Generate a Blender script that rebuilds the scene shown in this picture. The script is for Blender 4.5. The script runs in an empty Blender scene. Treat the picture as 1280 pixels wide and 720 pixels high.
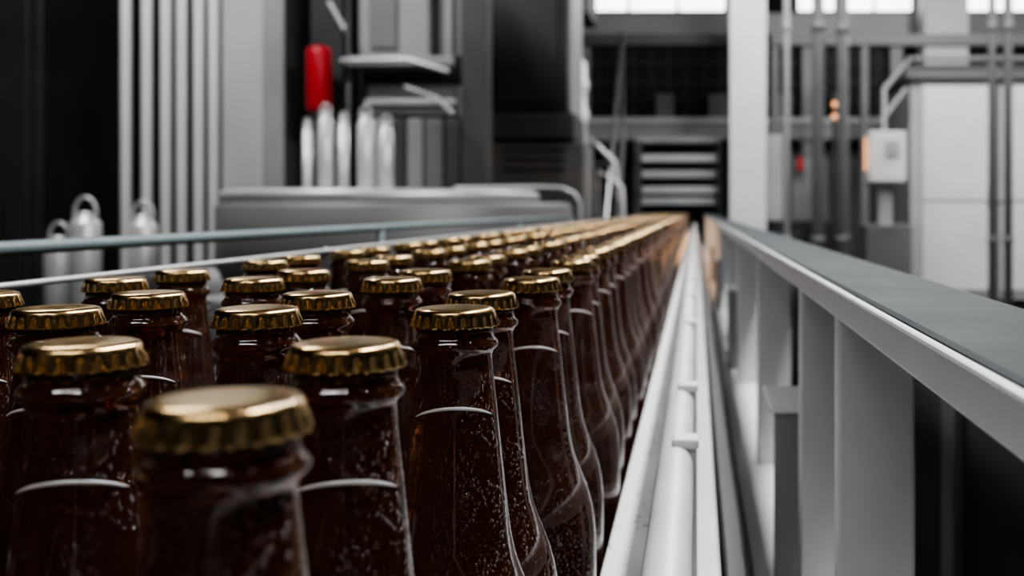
import bpy, bmesh, math, random
from mathutils import Vector
random.seed(7)
S = bpy.context.scene
COL = S.collection
CAMZ = 1.26
S.view_settings.look = 'AgX - Medium High Contrast'

# ------------------------------------------------------------ materials
def mat_new(name):
    m = bpy.data.materials.new(name); m.use_nodes = True
    nt = m.node_tree; b = nt.nodes["Principled BSDF"]
    return m, nt, b

def surf(name, col, rough=0.5, metal=0.0, var=0.12, scale=6.0, bump=0.0, rvar=0.1, spec=None):
    m, nt, b = mat_new(name)
    tc = nt.nodes.new("ShaderNodeTexCoord")
    nz = nt.nodes.new("ShaderNodeTexNoise"); nz.inputs["Scale"].default_value = scale
    nz.inputs["Detail"].default_value = 6
    nt.links.new(tc.outputs["Object"], nz.inputs["Vector"])
    cr = nt.nodes.new("ShaderNodeValToRGB")
    cr.color_ramp.elements[0].position = 0.3; cr.color_ramp.elements[1].position = 0.7
    cr.color_ramp.elements[0].color = tuple(c*(1-var) for c in col)+(1,)
    cr.color_ramp.elements[1].color = tuple(min(1, c*(1+var)) for c in col)+(1,)
    nt.links.new(nz.outputs["Fac"], cr.inputs["Fac"])
    nt.links.new(cr.outputs["Color"], b.inputs["Base Color"])
    mr = nt.nodes.new("ShaderNodeMapRange")
    mr.inputs["To Min"].default_value = max(0.02, rough-rvar); mr.inputs["To Max"].default_value = min(1, rough+rvar)
    nt.links.new(nz.outputs["Fac"], mr.inputs["Value"])
    nt.links.new(mr.outputs["Result"], b.inputs["Roughness"])
    b.inputs["Metallic"].default_value = metal
    if spec is not None: b.inputs["Specular IOR Level"].default_value = spec
    if bump:
        bp = nt.nodes.new("ShaderNodeBump"); bp.inputs["Strength"].default_value = bump
        bp.inputs["Distance"].default_value = 0.002
        nt.links.new(nz.outputs["Fac"], bp.inputs["Height"])
        nt.links.new(bp.outputs["Normal"], b.inputs["Normal"])
    return m

def emis(name, col, st):
    m, nt, b = mat_new(name)
    b.inputs["Base Color"].default_value = col+(1,)
    b.inputs["Emission Color"].default_value = col+(1,)
    b.inputs["Emission Strength"].default_value = st
    return m

M = {}
M['steel'] = surf("brushed_steel", (0.50,0.51,0.52), 0.36, 0.85, 0.08, 12)
M['satin'] = surf("satin_steel", (0.60,0.605,0.61), 0.38, 0.45, 0.06, 12)
M['steel_dk'] = surf("dark_steel", (0.10,0.103,0.108), 0.45, 0.8, 0.15, 5)
M['teal'] = surf("rail_blue_steel", (0.016,0.026,0.029), 0.55, 0.0, 0.10, 14, spec=0.12)
M['teal2'] = surf("rail_grey_blue", (0.17,0.215,0.225), 0.45, 0.1, 0.10, 14)
M['alu'] = surf("pale_aluminium", (0.72,0.735,0.75), 0.42, 0.2, 0.05, 20)
M['white'] = surf("white_paint", (0.77,0.78,0.79), 0.5, 0.0, 0.04, 3)
M['cream'] = surf("pale_grey_paint", (0.42,0.425,0.425), 0.55, 0.0, 0.08, 3)
M['midgrey'] = surf("mid_grey_paint", (0.29,0.295,0.30), 0.45, 0.1, 0.1, 3)
M['grey'] = surf("grey_paint", (0.165,0.168,0.173), 0.5, 0.1, 0.1, 3)
M['greydk2'] = surf("slate_paint", (0.06,0.062,0.066), 0.5, 0.1, 0.15, 3)
M['greydk'] = surf("charcoal_paint", (0.024,0.025,0.028), 0.5, 0.1, 0.15, 3)
M['black'] = surf("black_panel", (0.006,0.006,0.007), 0.5, 0.0, 0.2, 3, spec=0.25)
M['red'] = surf("red_enamel", (0.40,0.005,0.015), 0.4, 0.0, 0.1, 3)
M['floor'] = surf("concrete_floor", (0.035,0.035,0.037), 0.6, 0.0, 0.3, 1.5, 0.1, spec=0.25)
M['ceil'] = surf("ceiling_paint", (0.04,0.04,0.042), 0.8, 0.0, 0.1, 1)
M['wall'] = surf("wall_paint", (0.020,0.021,0.023), 0.8, 0.0, 0.15, 1, spec=0.2)
M['belt'] = surf("conveyor_chain", (0.06,0.06,0.06), 0.35, 0.6, 0.2, 60)
M['day'] = emis("daylight_glass", (0.95,0.97,1.0), 5.0)
M['warm'] = emis("warm_indicator", (1.0,0.45,0.2), 1.4)

m, nt, b = mat_new("speckled_white_guide")
tc = nt.nodes.new("ShaderNodeTexCoord")
nz = nt.nodes.new("ShaderNodeTexNoise"); nz.inputs["Scale"].default_value = 160; nz.inputs["Detail"].default_value = 5
cr = nt.nodes.new("ShaderNodeValToRGB")
cr.color_ramp.elements[0].position = 0.29; cr.color_ramp.elements[0].color = (0.12,0.10,0.08,1)
cr.color_ramp.elements[1].position = 0.36; cr.color_ramp.elements[1].color = (0.95,0.95,0.95,1)
nt.links.new(tc.outputs["Object"], nz.inputs["Vector"]); nt.links.new(nz.outputs["Fac"], cr.inputs["Fac"])
nt.links.new(cr.outputs["Color"], b.inputs["Base Color"]); b.inputs["Roughness"].default_value = 0.35
M['speck'] = m

# brown glass with condensation
m, nt, b = mat_new("amber_glass")
b.inputs["Base Color"].default_value = (0.185,0.064,0.028,1)
b.inputs["Transmission Weight"].default_value = 0.82
b.inputs["IOR"].default_value = 1.5
tc = nt.nodes.new("ShaderNodeTexCoord")
def drops(scale, rad, n0, n1, nscale):
    vo = nt.nodes.new("ShaderNodeTexVoronoi"); vo.inputs["Scale"].default_value = scale
    nz = nt.nodes.new("ShaderNodeTexNoise"); nz.inputs["Scale"].default_value = nscale
    mr = nt.nodes.new("ShaderNodeMapRange"); mr.interpolation_type='SMOOTHSTEP'
    mr.inputs["From Min"].default_value = 0.0; mr.inputs["From Max"].default_value = rad
    mr.inputs["To Min"].default_value = 1.0; mr.inputs["To Max"].default_value = 0.0
    mr2 = nt.nodes.new("ShaderNodeMapRange"); mr2.inputs["From Min"].default_value = n0; mr2.inputs["From Max"].default_value = n1
    mu = nt.nodes.new("ShaderNodeMath"); mu.operation = 'MULTIPLY'
    nt.links.new(tc.outputs["Object"], vo.inputs["Vector"]); nt.links.new(tc.outputs["Object"], nz.inputs["Vector"])
    nt.links.new(vo.outputs["Distance"], mr.inputs["Value"]); nt.links.new(nz.outputs["Fac"], mr2.inputs["Value"])
    nt.links.new(mr.outputs["Result"], mu.inputs[0]); nt.links.new(mr2.outputs["Result"], mu.inputs[1])
    return mu
d1=drops(700,0.42,0.36,0.52,110); d2=drops(330,0.30,0.50,0.60,60)
ad=nt.nodes.new("ShaderNodeMath"); ad.operation='ADD'
nt.links.new(d1.outputs[0],ad.inputs[0]); nt.links.new(d2.outputs[0],ad.inputs[1])
bp = nt.nodes.new("ShaderNodeBump"); bp.inputs["Strength"].default_value = 1.0; bp.inputs["Distance"].default_value = 0.0007
nt.links.new(ad.outputs[0], bp.inputs["Height"]); nt.links.new(bp.outputs["Normal"], b.inputs["Normal"])
b.inputs["Roughness"].default_value = 0.07
b.inputs["Coat Weight"].default_value = 0.5; b.inputs["Coat Roughness"].default_value = 0.04
M['glass'] = m
m, nt, b = mat_new("headspace_glass")
b.inputs["Base Color"].default_value = (0.6,0.25,0.09,1)
b.inputs["Transmission Weight"].default_value = 1.0
b.inputs["IOR"].default_value = 1.42; b.inputs["Roughness"].default_value = 0.02
M['cavity'] = m
m, nt, b = mat_new("neck_glint_arc")  # pale material standing in for the glint at the fill line
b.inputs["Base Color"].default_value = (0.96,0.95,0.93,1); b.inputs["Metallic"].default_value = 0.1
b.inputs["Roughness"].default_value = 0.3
M['glint'] = m
m, nt, b = mat_new("gold_crown_cap")
b.inputs["Metallic"].default_value = 1.0
tc = nt.nodes.new("ShaderNodeTexCoord"); nz = nt.nodes.new("ShaderNodeTexNoise"); nz.inputs["Scale"].default_value = 180
cr = nt.nodes.new("ShaderNodeValToRGB")
cr.color_ramp.elements[0].color = (0.72,0.46,0.18,1); cr.color_ramp.elements[1].color = (0.90,0.64,0.32,1)
mr = nt.nodes.new("ShaderNodeMapRange"); mr.inputs["To Min"].default_value = 0.15; mr.inputs["To Max"].default_value = 0.30
nt.links.new(tc.outputs["Object"], nz.inputs["Vector"]); nt.links.new(nz.outputs["Fac"], cr.inputs["Fac"])
nt.links.new(cr.outputs["Color"], b.inputs["Base Color"]); nt.links.new(nz.outputs["Fac"], mr.inputs["Value"])
nt.links.new(mr.outputs["Result"], b.inputs["Roughness"])
M['cap'] = m

# ------------------------------------------------------------ helpers
def empty(name, loc=(0,0,0)):
    e = bpy.data.objects.new(name, None); e.location = loc; e.empty_display_size = 0.1
    COL.objects.link(e); return e

def finish(name, bm, mats, parent=None, smooth=False):
    me = bpy.data.meshes.new(name); bm.to_mesh(me); bm.free()
    for mm in (mats if isinstance(mats, list) else [mats]): me.materials.append(mm)
    if smooth:
        for p in me.polygons: p.use_smooth = True
    o = bpy.data.objects.new(name, me); COL.objects.link(o)
    if parent: o.parent = parent
    return o

def box(name, x0,x1,y0,y1,z0,z1, mat, parent=None, bevel=0.004):
    bm = bmesh.new(); bmesh.ops.create_cube(bm, size=1)
    for v in bm.verts:
        v.co = Vector(((x0+x1)/2+v.co.x*(x1-x0), (y0+y1)/2+v.co.y*(y1-y0), (z0+z1)/2+v.co.z*(z1-z0)))
    if bevel:
        bv = min(bevel, 0.3*min(abs(x1-x0),abs(y1-y0),abs(z1-z0)))
        bmesh.ops.bevel(bm, geom=bm.edges[:], offset=bv, segments=2, affect='EDGES', profile=0.5)
    return finish(name, bm, mat, parent)

def lathe_into(bm, prof, seg, mi=0, cx=0, cy=0, flip=False):
    rings=[]
    for p in prof:
        r,z=p[0],p[1]
        if r < 1e-7: rings.append([bm.verts.new((cx,cy,z))])
        else: rings.append([bm.verts.new((cx+r*math.cos(2*math.pi*i/seg), cy+r*math.sin(2*math.pi*i/seg), z)) for i in range(seg)])
    for a,b_ in zip(rings[:-1],rings[1:]):
        for i in range(seg):
            j=(i+1)%seg
            if len(a)==1 and len(b_)==1: continue
            if len(a)==1: vs=[a[0],b_[j],b_[i]]
            elif len(b_)==1: vs=[a[i],a[j],b_[0]]
            else: vs=[a[i],a[j],b_[j],b_[i]]
            if flip: vs=vs[::-1]
            f=bm.faces.new(vs); f.material_index=mi; f.smooth=True

def lathe(name, prof, mat, parent=None, loc=(0,0), seg=40):
    bm=bmesh.new(); lathe_into(bm, prof, seg, 0, loc[0], loc[1]); return finish(name,bm,mat,parent)

def cyl(name, x,y,z0,z1,r, mat, parent=None, seg=28, b=0.0):
    b = b or min(0.004, r*0.3)
    return lathe(name, [(0,z0),(r-b,z0),(r,z0+b),(r,z1-b),(r-b,z1),(0,z1)], mat, parent, (x,y), seg)

def pipe(name, pts, r, mat, parent=None, cyclic=False, bev=6):
    cu = bpy.data.curves.new(name,'CURVE'); cu.dimensions='3D'; cu.bevel_depth=r; cu.bevel_resolution=bev
    cu.use_fill_caps=True
    sp = cu.splines.new('POLY'); sp.points.add(len(pts)-1)
    for i,p in enumerate(pts): sp.points[i].co=(*p,1)
    sp.use_cyclic_u=cyclic; sp.use_smooth=True
    cu.materials.append(mat)
    o=bpy.data.objects.new(name,cu); COL.objects.link(o)
    if parent: o.parent=parent
    return o

# ------------------------------------------------------------ bottle mesh (base at z=0, cap top at 0.2295)
H = 0.2295
bm = bmesh.new()
outer = [(0,0.8),(12.4,0.8),(12.7,2.0),(12.6,5.5),(12.3,7.0),(12.3,9.2),(12.9,10.2),(13.8,11.2),(14.1,12.2),(13.8,13.2),(12.7,14.4),
 (12.0,15.8),(12.0,18),(12.35,22),(12.9,27),(13.6,33),(14.3,40),(15.2,49),(16.2,58),(17.1,66),(18.1,74),(19.5,81),(21.4,87),(23.8,93),(26.1,99),
 (28.1,106),(29.4,113),(30.1,120),(30.3,128),(30.3,150),(30.3,180),(30.3,215),(30.1,222),(29.0,226.5),(26.5,228.8),(20,229.5),(0,227)]
def R(d):
    for (r0,d0),(r1,d1) in zip(outer[:-1],outer[1:]):
        if d0<=d<=d1 and d1>d0: return r0+(r1-r0)*(d-d0)/(d1-d0)
    return 12
lathe_into(bm, [(r/1000, H-d/1000) for r,d in outer], 64, 0, flip=True)
cav=[(0,6.0),(9.0,6.5),(9.6,9)]
for d in (14,18,22,26,30,33.5): cav.append((min(R(d),12.9 if d>15 else 12.0)-2.0,d))
rr=R(35.5)-1.6
cav += [(rr,35.0),(rr-0.25,35.7),(rr-0.7,36.3),(rr-1.3,36.7),(rr-2.1,36.9),(rr-4,37.0),(0,37.0)]
lathe_into(bm, [(r/1000, H-d/1000) for r,d in cav], 64, 1, flip=False)
# arched glint of the beer surface, shaped as a raised pale strip (tapered ends)
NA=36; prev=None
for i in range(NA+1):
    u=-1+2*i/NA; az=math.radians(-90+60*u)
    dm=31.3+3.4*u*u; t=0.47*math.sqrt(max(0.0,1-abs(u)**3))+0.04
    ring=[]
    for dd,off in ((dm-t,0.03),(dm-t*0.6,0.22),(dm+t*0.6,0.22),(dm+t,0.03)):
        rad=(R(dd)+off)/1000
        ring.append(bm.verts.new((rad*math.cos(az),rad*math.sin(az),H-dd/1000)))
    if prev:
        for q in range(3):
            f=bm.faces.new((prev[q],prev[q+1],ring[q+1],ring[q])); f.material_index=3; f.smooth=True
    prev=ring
# crown cap with 21 flutes
seg=21*8
cap=[(0,-0.35,0),(6,-0.3,0),(10,-0.12,0),(11.4,0.1,0),(12.4,0.6,0),(12.95,1.3,0.0),(13.15,2.3,0.06),(13.3,3.3,0.25),(13.5,4.3,0.5),(13.65,5.6,0.62),(13.7,6.1,0.62),(13.3,6.1,0.55),(12.8,4.0,0.1)]
rings=[]
for r,d,a in cap:
    if r==0: rings.append([bm.verts.new((0,0,H-(d+0.35)/1000))]); continue
    ring=[]
    for i in range(seg):
        t=2*math.pi*i/seg; q=math.cos(21*t); q=math.copysign(abs(q)**0.7,q)
        rad=(r+a*q)/1000
        ring.append(bm.verts.new((rad*math.cos(t),rad*math.sin(t),H-(d+0.35)/1000)))
    rings.append(ring)
for a,b_ in zip(rings[:-1],rings[1:]):
    for i in range(seg):
        j=(i+1)%seg
        vs=[a[0],b_[i],b_[j]] if len(a)==1 else [a[i],b_[i],b_[j],a[j]]
        f=bm.faces.new(vs); f.material_index=2; f.smooth=True
bme=bpy.data.meshes.new("beer_bottle_mesh"); bm.to_mesh(bme); bm.free()
for k in ('glass','cavity','cap','glint'): bme.materials.append(M[k])

BELT=0.9988
cols=[-0.080,-0.145,-0.2105,-0.276]
rows=[0.178,0.253,0.342,0.405,0.490,0.557,0.662,0.728]
offs=[-0.001,-0.0045,0.0,-0.003,0.0025,0.0,0.001,-0.001]
y=rows[-1]; k=0
while y<9.3:
    y += (0.098 if k%2==0 else 0.067)+random.uniform(-0.002,0.006); k+=1
    rows.append(y); offs.append(random.uniform(-0.0015,0.0015))
queue=empty("beer_bottle_queue")
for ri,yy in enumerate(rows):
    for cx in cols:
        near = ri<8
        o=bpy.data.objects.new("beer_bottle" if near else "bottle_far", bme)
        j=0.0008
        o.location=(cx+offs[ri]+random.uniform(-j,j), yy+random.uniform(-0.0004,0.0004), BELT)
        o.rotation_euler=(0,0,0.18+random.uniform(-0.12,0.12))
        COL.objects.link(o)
        if not near: o.parent=queue

# ------------------------------------------------------------ conveyor
cv=empty("bottle_conveyor")
Y0,Y1=-1.2,9.6
box("chain_bed",-0.326,-0.048,Y0,Y1,0.93,0.986,M['steel_dk'],cv)
n=int((Y1-Y0)/0.0385)
bm=bmesh.new()
for i in range(n):
    for c in range(4):
        xa=-0.324+c*0.0692; ya=Y0+i*0.0385
        r=bmesh.ops.create_cube(bm,size=1)
        for v in r['verts']:
            v.co=Vector((xa+0.0346+v.co.x*0.0676, ya+0.019+v.co.y*0.0372, 0.9928+v.co.z*0.0118))
finish("chain_links",bm,M['belt'],cv)
h=lambda d: CAMZ-d
for yy in (-0.9,1.2,3.3,5.4,7.5,9.3):
    for xx in (-0.27,-0.10):
        box("leg",xx-0.025,xx+0.025,yy-0.025,yy+0.025,0.02,0.94,M['steel_dk'],cv)
        cyl("foot",xx,yy,0.0,0.03,0.045,M['greydk'],cv)
    box("cross_brace",-0.27,-0.10,yy-0.02,yy+0.02,0.30,0.34,M['steel_dk'],cv)
# near side guard assembly
sg=empty("conveyor_side_guard")
box("guide_flange",-0.0475,-0.019,Y0,Y1,h(0.186),h(0.180),M['speck'],sg,0.0015)
box("guide_web",-0.024,-0.019,Y0,Y1,h(0.27),h(0.185),M['alu'],sg,0.001)
pipe("guide_tube",[(-0.0105,Y0,h(0.129)),(-0.0105,Y1,h(0.129))],0.009,M['alu'],sg,bev=10)
for i in range(24):
    yy=[0.535,0.70][i] if i<2 else 0.75+0.35*(i-1)
    box("guide_clip",-0.012,0.0015,yy-0.008,yy+0.008,h(0.122),h(0.1165),M['white'],sg,0.0015)
    box("guide_clip_arm",-0.004,0.0005,yy-0.006,yy+0.006,h(0.20),h(0.122),M['alu'],sg,0.001)
box("side_beam",-0.001,0.014,Y0,Y1,h(0.262),h(0.20),M['satin'],sg,0.002)
box("side_beam_lip",0.018,0.032,Y0,Y1,h(0.29),h(0.222),M['steel_dk'],sg,0.002)
box("side_channel",-0.02,0.05,Y0,Y1,h(0.42),h(0.30),M['greydk'],sg,0.002)
box("drip_ledge",0.045,0.138,Y0,Y1,h(0.306),h(0.30),M['white'],sg,0.002)
box("drip_ledge_skirt",0.134,0.138,Y0,Y1,h(0.50),h(0.306),M['greydk'],sg,0.001)
for yy in (0.78,1.95,3.1,4.3):
    box("bracket_cap",0.056,0.102,yy,yy+0.10,h(0.153),h(0.149),M['white'],sg,0.001)
    box("bracket_face",0.059,0.098,yy+0.004,yy+0.010,h(0.30),h(0.153),M['midgrey'],sg,0.001)
    box("bracket_side",0.093,0.098,yy+0.006,yy+0.09,h(0.30),h(0.153),M['steel'],sg,0.001)
box("handrail",0.075,0.135,Y0,Y1,h(0.0515),h(0.040),M['teal'],sg,0.003)
box("handrail_lit_side",0.0725,0.0775,Y0,Y1,h(0.0565),h(0.0415),M['alu'],sg,0.0015)  # pale strip paints the lit inner side of the handrail
for yy in (-0.5,0.53,0.72,1.22,1.8,2.4,3.1,3.9,4.8,5.8,7.0,8.2,9.3):
    box("handrail_post",0.072,0.112,yy,yy+0.012,h(0.62),h(0.053),M['alu'],sg,0.002)
    box("handrail_post_web",0.106,0.112,yy+0.01,yy+0.035,h(0.62),h(0.053),M['steel'],sg,0.001)
box("outer_trough",0.138,0.30,Y0,Y1,h(0.60),h(0.56),M['black'],sg,0.003)
box("added_dark_sheet",0.295,0.30,Y0,Y1,h(0.62),h(0.16),M['greydk'],sg,0.001)  # added dark sheet, hides the lit floor beyond the handrail
for yy in (-0.6,0.2,1.15,3.0,4.5,6.5,8.5): box("added_dark_sheet_rib",0.285,0.296,yy,yy+0.06,h(0.62),h(0.165),M['grey'],sg,0.001)
box("cable_tray",0.10,0.30,Y0,Y1,0.50,0.56,M['steel_dk'],sg)
for yy in (-0.9,1.2,5.4,9.3):
    box("outer_leg",0.20,0.24,yy,yy+0.04,0.0,0.68,M['steel_dk'],sg)
    box("inner_leg",0.02,0.06,yy,yy+0.04,0.0,0.86,M['steel_dk'],sg)
# added warm backlight for the far bottles, fixed to the added dark sheet
box("added_backlight_housing",0.275,0.294,3.6,7.6,h(0.165),h(0.115),M['greydk'],sg,0.001)
L=bpy.data.lights.new("added_warm_backlight",'AREA'); L.shape='RECTANGLE'; L.size=0.04; L.size_y=3.9; L.energy=9; L.color=(1,0.55,0.25)
lo=bpy.data.objects.new("added_warm_backlight",L); lo.location=(0.272,5.6,h(0.135)); lo.rotation_euler=(0,math.radians(90),0); COL.objects.link(lo); lo.parent=sg
# far side guide
fg=empty("bottle_guide_rail")
pipe("far_guide_rod",[(-0.334,Y0,h(0.037)),(-0.334,Y1,h(0.037))],0.0018,M['satin'],fg)
pipe("far_guide_rod_low",[(-0.334,Y0,h(0.13)),(-0.334,Y1,h(0.13))],0.004,M['steel'],fg)
for i in range(14):
    yy=0.95+0.65*i
    pipe("far_guide_post",[(-0.352,yy,0.95),(-0.352,yy,h(0.05)),(-0.336,yy,h(0.037))],0.004,M['steel'],fg)
    box("far_guide_clamp",-0.36,-0.338,yy-0.012,yy+0.012,h(0.09),h(0.06),M['greydk'],fg,0.003)
box("far_side_plate",-0.36,-0.345,Y0,Y1,0.0,0.99,M['steel_dk'],fg)
sr=empty("safety_rail")
pipe("rail_tube",[(-0.44,Y0,h(0.0249)),(-0.44,3.72,h(0.0249))],0.0048,M['teal2'],sr,bev=10)
for yy in (-0.8,1.45,2.6,3.7):
    cyl("rail_post",-0.44,yy,0.0,h(0.026),0.005,M['teal2'],sr)
# drive motor standing beside the line
dm_=empty("conveyor_drive_motor")
lathe("motor_body",[(0,1.02),(0.055,1.02),(0.06,1.03)]+[p for i in range(8) for p in ((0.066,1.035+i*0.012),(0.066,1.040+i*0.012),(0.058,1.041+i*0.012),(0.058,1.046+i*0.012))]+[(0.062,1.135),(0.05,1.165),(0.02,1.172),(0,1.172)],M['grey'],dm_,(-0.80,1.62),36)
box("terminal_box",-0.745,-0.70,1.59,1.65,1.06,1.12,M['midgrey'],dm_)
cyl("gearbox",-0.80,1.62,0.86,1.02,0.075,M['greydk2'],dm_)
box("pedestal",-0.86,-0.74,1.56,1.68,0.02,0.86,M['steel_dk'],dm_)
box("pedestal_foot",-0.90,-0.70,1.52,1.72,0.0,0.02,M['greydk'],dm_)

# ------------------------------------------------------------ room
XL,XR,YB,YF,ZC=-6.0,6.0,-4.0,14.0,5.0
box("floor",XL,XR,YB,YF,-0.1,0,M['floor'],None,0)
box("ceiling",XL,XR,YB,YF,ZC,ZC+0.1,M['ceil'],None,0)
box("wall_left",XL-0.1,XL,YB,YF,0,ZC,M['wall'],None,0)
box("wall_right",XR,XR+0.1,YB,YF,0,ZC,M['wall'],None,0)
box("wall_near",XL,XR,YB-0.1,YB,0,ZC,M['wall'],None,0)
box("wall_far",XL,XR,YF,YF+0.1,0,ZC,M['wall'],None,0)
for i,(a,b_) in enumerate(((-1.55,0.40),(1.35,2.9),(3.4,5.0))):
    w=empty(f"window_{i+1}")
    box("pane",a,b_,13.93,13.96,3.92,4.6,M['day'],w,0)
    box("frame_bottom",a-0.04,b_+0.04,13.90,13.97,3.86,3.92,M['grey'],w)
    box("frame_top",a-0.04,b_+0.04,13.90,13.97,4.6,4.66,M['grey'],w)
    k=3
    for j in range(k+1):
        xx=a+(b_-a)*j/k; box("mullion",xx-0.02,xx+0.02,13.90,13.97,3.92,4.6,M['grey'],w)

mz=empty("mezzanine")
box("duct_beam",-1.6,5.8,12.9,13.3,3.38,3.70,M['midgrey'],mz)
box("duct_flange",-1.6,5.8,12.86,12.9,3.36,3.42,M['cream'],mz)
box("deck_beam",-1.45,2.6,12.9,13.3,2.13,2.38,M['cream'],mz)
box("deck_beam_lip",-1.45,2.6,12.86,12.9,2.33,2.40,M['white'],mz)
box("glazing",-1.5,5.6,13.15,13.2,2.38,3.38,M['black'],mz,0)
for i in range(18):
    xx=-1.45+i*0.22
    box("glazing_bar",xx-0.008,xx+0.008,13.1,13.15,2.38,3.38,M['greydk2'],mz,0)
for zz in (2.62,2.86,3.10,3.34):
    box("glazing_rail",-1.5,2.6,13.1,13.15,zz-0.008,zz+0.008,M['greydk2'],mz,0)
for xx in (-1.4,1.4,2.5): box("mezz_column",xx-0.08,xx+0.08,12.95,13.1,0,3.4,M['midgrey'],mz)
box("lower_wall_panel",0.7,2.6,13.3,13.35,0,2.13,M['midgrey'],mz,0)
for xx,zz,ww in ((-0.5,2.45,0.22),(0.15,2.45,0.3),(0.95,2.45,0.25),(1.7,2.45,0.2)):
    box("stored_crate",xx,xx+ww,12.95,13.1,2.38,zz+0.25,M['grey'],mz)

p=empty("concrete_pillar"); box("shaft",0.294,0.616,9.1,9.42,0,ZC,M['white'],p,0.01); box("base",0.27,0.64,9.08,9.44,0,0.25,M['grey'],p,0.01)
p=empty("concrete_pillar"); box("shaft",2.68,3.2,12.2,12.6,0,ZC,M['white'],p,0.01); box("base",2.64,3.24,12.15,12.65,0,0.25,M['grey'],p,0.01)

rk=empty("crate_rack")
for zz,mt in ((1.74,'satin'),(1.58,'cream'),(1.42,'satin'),(1.31,'cream')):
    box("shelf",-0.62,0.26,10.4,10.9,zz,zz+0.07,M[mt],rk)
for xx in (-0.62,-0.58,0.22): box("upright",xx,xx+0.04,10.36,10.4,0,1.95,M['steel_dk'],rk)
box("rack_back",-0.62,0.26,10.9,10.93,0,1.9,M['greydk2'],rk)
box("rack_top",-0.62,0.26,10.4,10.9,1.93,1.99,M['midgrey'],rk)

st=empty("steel_stairs")
for i in range(9):
    box("tread",-1.15,-0.72,8.0+i*0.22,8.2+i*0.22,0.2+i*0.21,0.23+i*0.21,M['steel_dk'],st)
for xx in (-1.17,-0.70):
    pipe("stringer",[(xx,8.0,0.1),(xx,9.95,1.96)],0.03,M['steel'],st)
    pipe("stair_rail",[(xx,8.0,0.0),(xx,8.0,1.15),(xx,9.95,2.95),(xx,9.95,1.96)],0.02,M['steel'],st)
pipe("side_grab_rail",[(-0.80,7.8,0.0),(-0.80,7.8,1.80),(-0.62,7.8,1.62),(-0.58,7.8,1.30),(-0.58,7.8,0.0)],0.025,M['satin'],st)
pipe("side_grab_rail",[(-0.72,7.7,0.0),(-0.72,7.7,1.55),(-0.55,7.7,1.42),(-0.50,7.7,0.0)],0.02,M['satin'],st)

wt=empty("white_storage_tank")
lathe("tank",[(0,0),(0.10,0.0),(0.10,1.9),(0.115,1.93),(0.115,1.98),(0.10,2.0),(0.10,2.12),(0.115,2.15),(0.115,2.19),(0.10,2.21),(0.10,2.32),(0.06,2.38),(0,2.40)],M['white'],wt,(-0.90,7.6))

bc=empty("control_cabinet")
box("cabinet_upper",-1.3,-0.80,6.5,7.1,1.87,3.7,M['greydk'],bc,0.01)
box("door_frame",-1.25,-0.86,6.48,6.5,1.93,3.6,M['greydk'],bc)
box("lit_edge",-0.80,-0.775,6.48,7.1,1.87,3.7,M['midgrey'],bc)  # lighter strip paints the light on the cabinet's right edge
box("cabinet_lower",-1.3,-0.70,6.5,7.1,0.1,1.68,M['grey'],bc,0.01)
box("mid_band",-1.3,-0.76,6.46,7.1,1.70,1.86,M['greydk2'],bc,0.01)
for zz in (1.50,1.56,1.62): box("vent_slot",-1.2,-0.82,6.485,6.5,zz,zz+0.02,M['greydk'],bc,0)
for xx in (-1.25,-0.78): box("cab_foot",xx,xx+0.05,6.55,6.65,0,0.1,M['black'],bc)

box("steel_column",-1.175,-1.05,5.2,5.36,0,ZC,M['greydk2'],None,0.006)

fm=empty("bottle_filling_machine")
box("upper_housing",-1.72,-1.36,5.3,5.8,2.03,2.75,M['midgrey'],fm,0.01)
box("upper_door",-1.66,-1.52,5.28,5.3,2.08,2.7,M['grey'],fm)
box("side_housing",-1.36,-1.20,5.4,5.8,2.05,2.6,M['grey'],fm,0.01)
box("side_housing_strip",-1.30,-1.26,5.37,5.4,2.05,2.6,M['midgrey'],fm)
box("cross_shelf",-1.72,-1.20,5.15,5.8,1.975,2.02,M['midgrey'],fm)
pipe("shelf_rail",[(-1.74,5.1,1.99),(-1.40,5.05,1.99),(-1.20,5.05,1.93)],0.012,M['satin'],fm)
box("mid_housing",-1.68,-1.22,5.3,5.8,1.74,1.90,M['grey'],fm,0.01)
box("mid_strip",-1.68,-1.22,5.27,5.3,1.79,1.82,M['satin'],fm)
pipe("lower_rail",[(-1.4,5.0,1.85),(-1.25,5.0,1.80),(-1.17,5.0,1.72)],0.010,M['satin'],fm)
for i,(a,b_,mt) in enumerate(((-1.70,-1.58,'midgrey'),(-1.57,-1.47,'greydk2'),(-1.46,-1.38,'midgrey'),(-1.37,-1.28,'grey'),(-1.27,-1.19,'greydk2'))):
    box("front_panel",a,b_,5.25,5.8,0.3,1.72,M[mt],fm,0.006)
box("machine_base",-1.75,-1.19,5.2,5.85,0,0.3,M['greydk'],fm)
for xx in (-1.82,-1.79): pipe("riser_pipe",[(xx,5.35,0),(xx,5.35,3.2)],0.012,M['steel'],fm)
pipe("diag_pipe",[(-1.80,5.1,2.28),(-1.72,5.1,2.14)],0.012,M['satin'],fm)

fe=empty("fire_extinguisher")
lathe("body",[(0,1.73),(0.054,1.73),(0.060,1.74),(0.060,2.015),(0.056,2.035),(0.03,2.043),(0.02,2.048),(0,2.048)],M['red'],fe,(-1.81,5.0))
box("valve",-1.825,-1.795,4.98,5.02,2.047,2.06,M['black'],fe)
box("wall_bracket",-1.85,-1.77,5.055,5.2,1.85,1.9,M['steel_dk'],fe)
box("mount_panel",-1.93,-1.765,5.2,5.24,0,2.6,M['greydk'],fe)

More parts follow.
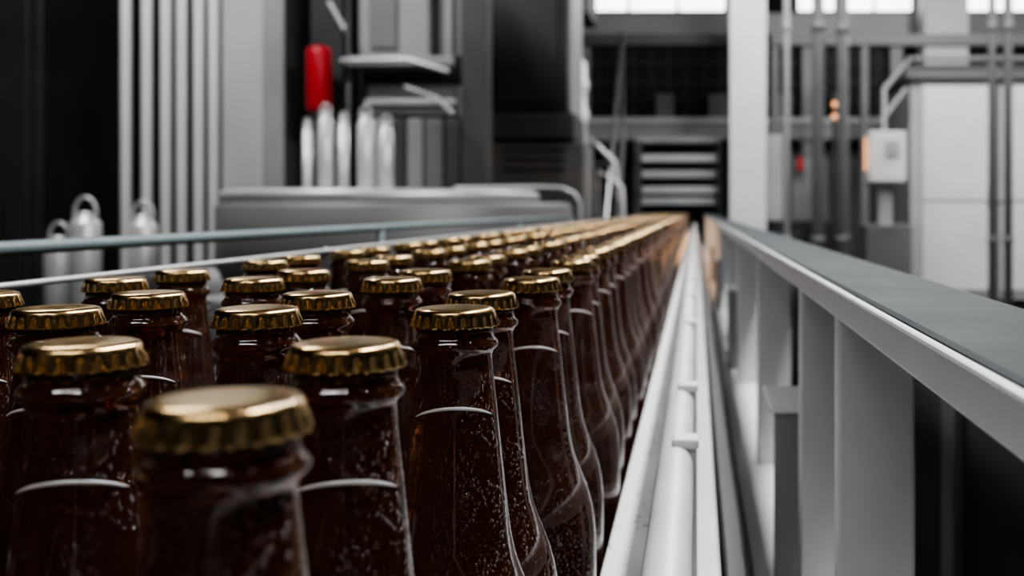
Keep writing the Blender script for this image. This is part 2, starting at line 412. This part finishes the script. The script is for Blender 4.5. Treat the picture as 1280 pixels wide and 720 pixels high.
wp=empty("machine_enclosure")
box("panel",-2.37,-2.06,5.2,5.9,1.30,3.6,M['midgrey'],wp,0.01)
box("panel_skin",-2.365,-2.16,5.19,5.2,1.34,3.55,M['cream'],wp,0.003)
box("panel_base",-2.37,-2.04,5.15,5.9,0,1.30,M['greydk'],wp,0.01)
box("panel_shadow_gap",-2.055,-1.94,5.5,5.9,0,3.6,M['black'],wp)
sp=empty("stainless_pipe_bank")
for xx in (-2.85,-2.745,-2.65,-2.57,-2.485,-2.41):
    cyl("pipe",xx,5.2,0,ZC-0.01,0.0265,M['white'],sp,32)
for zz in (0.6,3.2): box("pipe_bracket",-2.9,-2.40,5.22,5.26,zz,zz+0.05,M['steel_dk'],sp)
lc=empty("electrical_cabinet")
box("cabinet_body",-4.6,-3.27,5.2,6.0,0.1,3.6,M['greydk'],lc,0.01)
box("cabinet_door",-4.55,-3.32,5.17,5.2,0.2,3.5,M['greydk'],lc,0.01)
box("cabinet_plinth",-4.55,-3.3,5.25,6.0,0,0.1,M['black'],lc)
box("door_handle",-3.42,-3.39,5.14,5.17,1.1,1.3,M['steel_dk'],lc)
box("dark_partition",-3.27,-1.95,6.0,6.1,0,4.0,M['black'],None,0)

ca=empty("rotary_carousel")
CX,CY=-1.12,3.95
lathe("carousel_disc",[(0,1.285),(0.555,1.285),(0.575,1.29),(0.58,1.30),(0.58,1.318),(0.57,1.325),(0.55,1.33),(0,1.33)],M['satin'],ca,(CX-0.06,CY),96)
lathe("carousel_drum",[(0,0.08),(0.60,0.08),(0.60,0.95),(0.645,1.0),(0.645,1.27),(0.63,1.285),(0,1.285)],M['grey'],ca,(CX,CY),96)
lathe("carousel_foot",[(0,0),(0.3,0),(0.3,0.08),(0,0.08)],M['greydk'],ca,(CX,CY),48)
pipe("carousel_guard",[(-0.95,4.1,1.345),(-0.62,4.1,1.350),(-0.53,4.1,1.347),(-0.48,4.1,1.325),(-0.457,4.1,1.29),(-0.455,4.1,1.24),(-0.455,4.1,0.0)],0.007,M['satin'],ca)

def canister(x,y,z0,z1,r,parent,nm="canister"):
    lathe(nm,[(0,z0),(r*0.95,z0),(r,z0+0.004),(r,z1-0.25*r-0.03),(r*0.92,z1-0.035),(r*0.55,z1-0.018),(r*0.5,z1-0.012),(r*0.5,z1),(0,z1)],M['satin'],parent,(x,y),32)
    pts=[]
    for i in range(13):
        t=math.pi*i/12; pts.append((x+0.75*r*math.cos(t), y, z1-0.008+0.9*r*math.sin(t)*1.3))
    pts=[(x+0.75*r,y,z1-0.03)]+pts+[(x-0.75*r,y,z1-0.03)]
    pipe(nm+"_handle",pts,0.10*r+0.001,M['satin'],parent)
for (xx,z1,r) in ((-1.458,1.59,0.017),(-1.389,1.63,0.028),(-1.322,1.61,0.020),(-1.239,1.62,0.030),(-1.162,1.59,0.027)):
    canister(xx,3.9,1.33,z1,r,ca,"filling_head")
for (xx,yy,z1,r) in ((-2.29,3.9,1.25,0.055),(-2.10,3.95,1.24,0.052),(-2.42,3.95,1.16,0.05)):
    e=empty("stainless_canister"); canister(xx,yy,0.80,z1,r,e,"body")
tb=empty("canister_bench")
box("bench_top",-2.6,-1.95,3.7,4.2,0.76,0.80,M['steel_dk'],tb)
for xx in (-2.58,-2.0):
    for yy in (3.72,4.14): box("bench_leg",xx,xx+0.04,yy,yy+0.04,0,0.76,M['steel_dk'],tb)

wc=empty("white_machine_enclosure")
box("body",2.14,4.6,10.4,11.8,0.36,2.60,M['cream'],wc,0.01)
box("top_rim",2.08,4.7,10.3,11.9,2.56,2.70,M['grey'],wc,0.01)
box("plinth",2.2,4.6,10.45,11.8,0,0.36,M['greydk'],wc)
for a,b_ in ((2.26,2.98),(3.05,3.75),(3.82,4.5)):
    box("door_panel",a,b_,10.37,10.4,0.45,2.5,M['white'],wc,0.006)
    box("door_seam",b_+0.01,b_+0.05,10.385,10.4,0.4,2.55,M['grey'],wc,0)
    box("door_handle",b_-0.08,b_-0.05,10.33,10.37,1.3,1.5,M['steel'],wc)
box("seam_mid",2.26,4.5,10.365,10.372,1.34,1.355,M['grey'],wc,0)
pipe("slanted_rail",[(1.70,9.4,0),(1.70,9.4,2.35),(2.1,10.2,2.74),(4.5,10.2,2.74)],0.025,M['midgrey'],wc)
pipe("slanted_rail_low",[(1.70,9.4,2.10),(2.06,10.2,2.45)],0.02,M['satin'],wc)

for (xx,yy,r,mt) in ((0.68,7.8,0.025,'cream'),(0.915,7.8,0.045,'grey'),(1.11,7.9,0.04,'grey'),(2.22,7.8,0.03,'grey'),(2.34,7.8,0.035,'grey'),(1.24,8.6,0.02,'cream')):
    vp=empty("service_pipe",(xx,yy,0))
    cyl("riser",0,0,0.0,ZC-0.01,r,M[mt],vp); cyl("floor_flange",0,0,0.0,0.02,r*2,M[mt],vp)
    for zz in (1.0,2.6,4.0): cyl("coupling",0,0,zz,zz+0.06,r*1.2,M[mt],vp)

jb=empty("operator_panel")
box("panel_housing",1.50,1.82,9.0,9.3,1.50,1.94,M['white'],jb,0.01)
box("panel_screen",1.64,1.76,8.985,9.0,1.72,1.86,M['cream'],jb)
box("panel_post",1.60,1.72,9.1,9.2,0,1.50,M['cream'],jb)
box("lower_box",1.46,1.86,8.95,9.35,0.66,1.13,M['grey'],jb,0.01)
box("lamp_strip",1.465,1.48,9.0,9.05,1.60,1.88,M['warm'],jb)

me_=empty("packing_machine")
box("frame_body",0.72,1.38,10.2,11.0,0.2,1.15,M['greydk'],me_,0.01)
box("frame_front",0.78,1.05,10.17,10.2,0.5,1.05,M['steel_dk'],me_)
box("head",0.95,1.30,10.3,10.9,1.15,1.75,M['grey'],me_,0.01)
box("red_valve",1.0,1.05,10.2,10.3,1.64,1.78,M['red'],me_)
box("hopper",0.70,0.86,10.3,10.8,1.15,2.0,M['cream'],me_,0.01)
for zz in (2.15,2.27): 
    lathe("indicator_lamp",[(0,zz),(0.02,zz),(0.026,zz+0.02),(0.02,zz+0.045),(0,zz+0.05)],M['warm'],me_,(1.36,10.2),20)
pipe("lamp_mast",[(1.36,10.24,1.1),(1.36,10.24,2.35)],0.02,M['steel_dk'],me_)
for xx in (0.76,1.3): box("foot",xx,xx+0.06,10.3,10.4,0,0.2,M['black'],me_)

gt=empty("overhead_gantry")
box("gantry_beam",0.75,5.8,11.0,11.15,3.0,3.12,M['grey'],gt)
for xx in (0.8,1.75,5.6): box("gantry_post",xx,xx+0.08,11.02,11.1,0,3.0,M['grey'],gt)
box("hanging_unit",-2.3,-0.9,8.6,9.4,2.9,3.5,M['greydk'],gt)
box("gantry_arm",-2.4,0.8,11.0,11.15,3.0,3.12,M['greydk2'],gt)

# ------------------------------------------------------------ lamps (housing + area light)
def lamp(name,x,y,z,lx,ly,power,col=(1,0.99,0.98),rot=(0,0,0),stand=False):
    root=empty(name,(x,y,0 if stand else z))
    e=empty(name+"_head",(0,0,z if stand else 0)); e.parent=root
    box("housing",-lx/2-0.02,lx/2+0.02,-ly/2-0.02,ly/2+0.02,0.012,0.06,M['grey'],e)
    L=bpy.data.lights.new(name+"_light",'AREA'); L.shape='RECTANGLE'; L.size=lx; L.size_y=ly; L.energy=power; L.color=col
    lo=bpy.data.objects.new("tube_light",L); COL.objects.link(lo); lo.parent=e
    e.rotation_euler=rot
    if stand:
        cyl("stand_pole",0,0,0,z-0.04,0.015,M['steel_dk'],root); cyl("stand_foot",0,0,0,0.02,0.2,M['greydk'],root)
    return root
r_=math.radians
lamp("linear_ceiling_lamp",0.5,1.6,2.7,0.16,2.6,78,rot=(0,r_(10),0))
lamp("linear_ceiling_lamp",-0.4,-0.9,3.0,1.6,0.14,28,rot=(r_(-25),0,0))
lamp("front_fill_lamp",-1.7,-1.2,2.0,0.4,0.10,14,rot=(r_(-70),0,r_(-40)),stand=True)  # both stand lamps are added fill for cap sides and bottle fronts
lamp("front_fill_lamp",1.9,-1.0,1.9,0.12,0.5,14,rot=(r_(-75),0,r_(50)),stand=True)
lamp("linear_ceiling_lamp",-2.2,3.2,3.9,0.3,2.0,95,rot=(r_(25),0,0))
lamp("linear_ceiling_lamp",0.6,7.0,4.4,0.4,3.0,140,rot=(r_(15),0,0))
lamp("linear_ceiling_lamp",3.0,7.5,4.5,0.4,3.0,200,rot=(r_(25),0,0))

w=bpy.data.worlds.new("world"); S.world=w; w.use_nodes=True
w.node_tree.nodes["Background"].inputs[0].default_value=(0.05,0.055,0.06,1)
w.node_tree.nodes["Background"].inputs[1].default_value=1.0

# ------------------------------------------------------------ camera
cam=bpy.data.cameras.new("camera"); co=bpy.data.objects.new("camera",cam); COL.objects.link(co)
co.location=(0,0,CAMZ); co.rotation_euler=(math.radians(90),0,0)
cam.sensor_width=36; cam.lens=36.5625; cam.shift_x=-230/1280; cam.shift_y=-98/1280
cam.clip_start=0.01; cam.clip_end=100
cam.dof.use_dof=True; cam.dof.focus_distance=0.36; cam.dof.aperture_fstop=12
S.camera=co
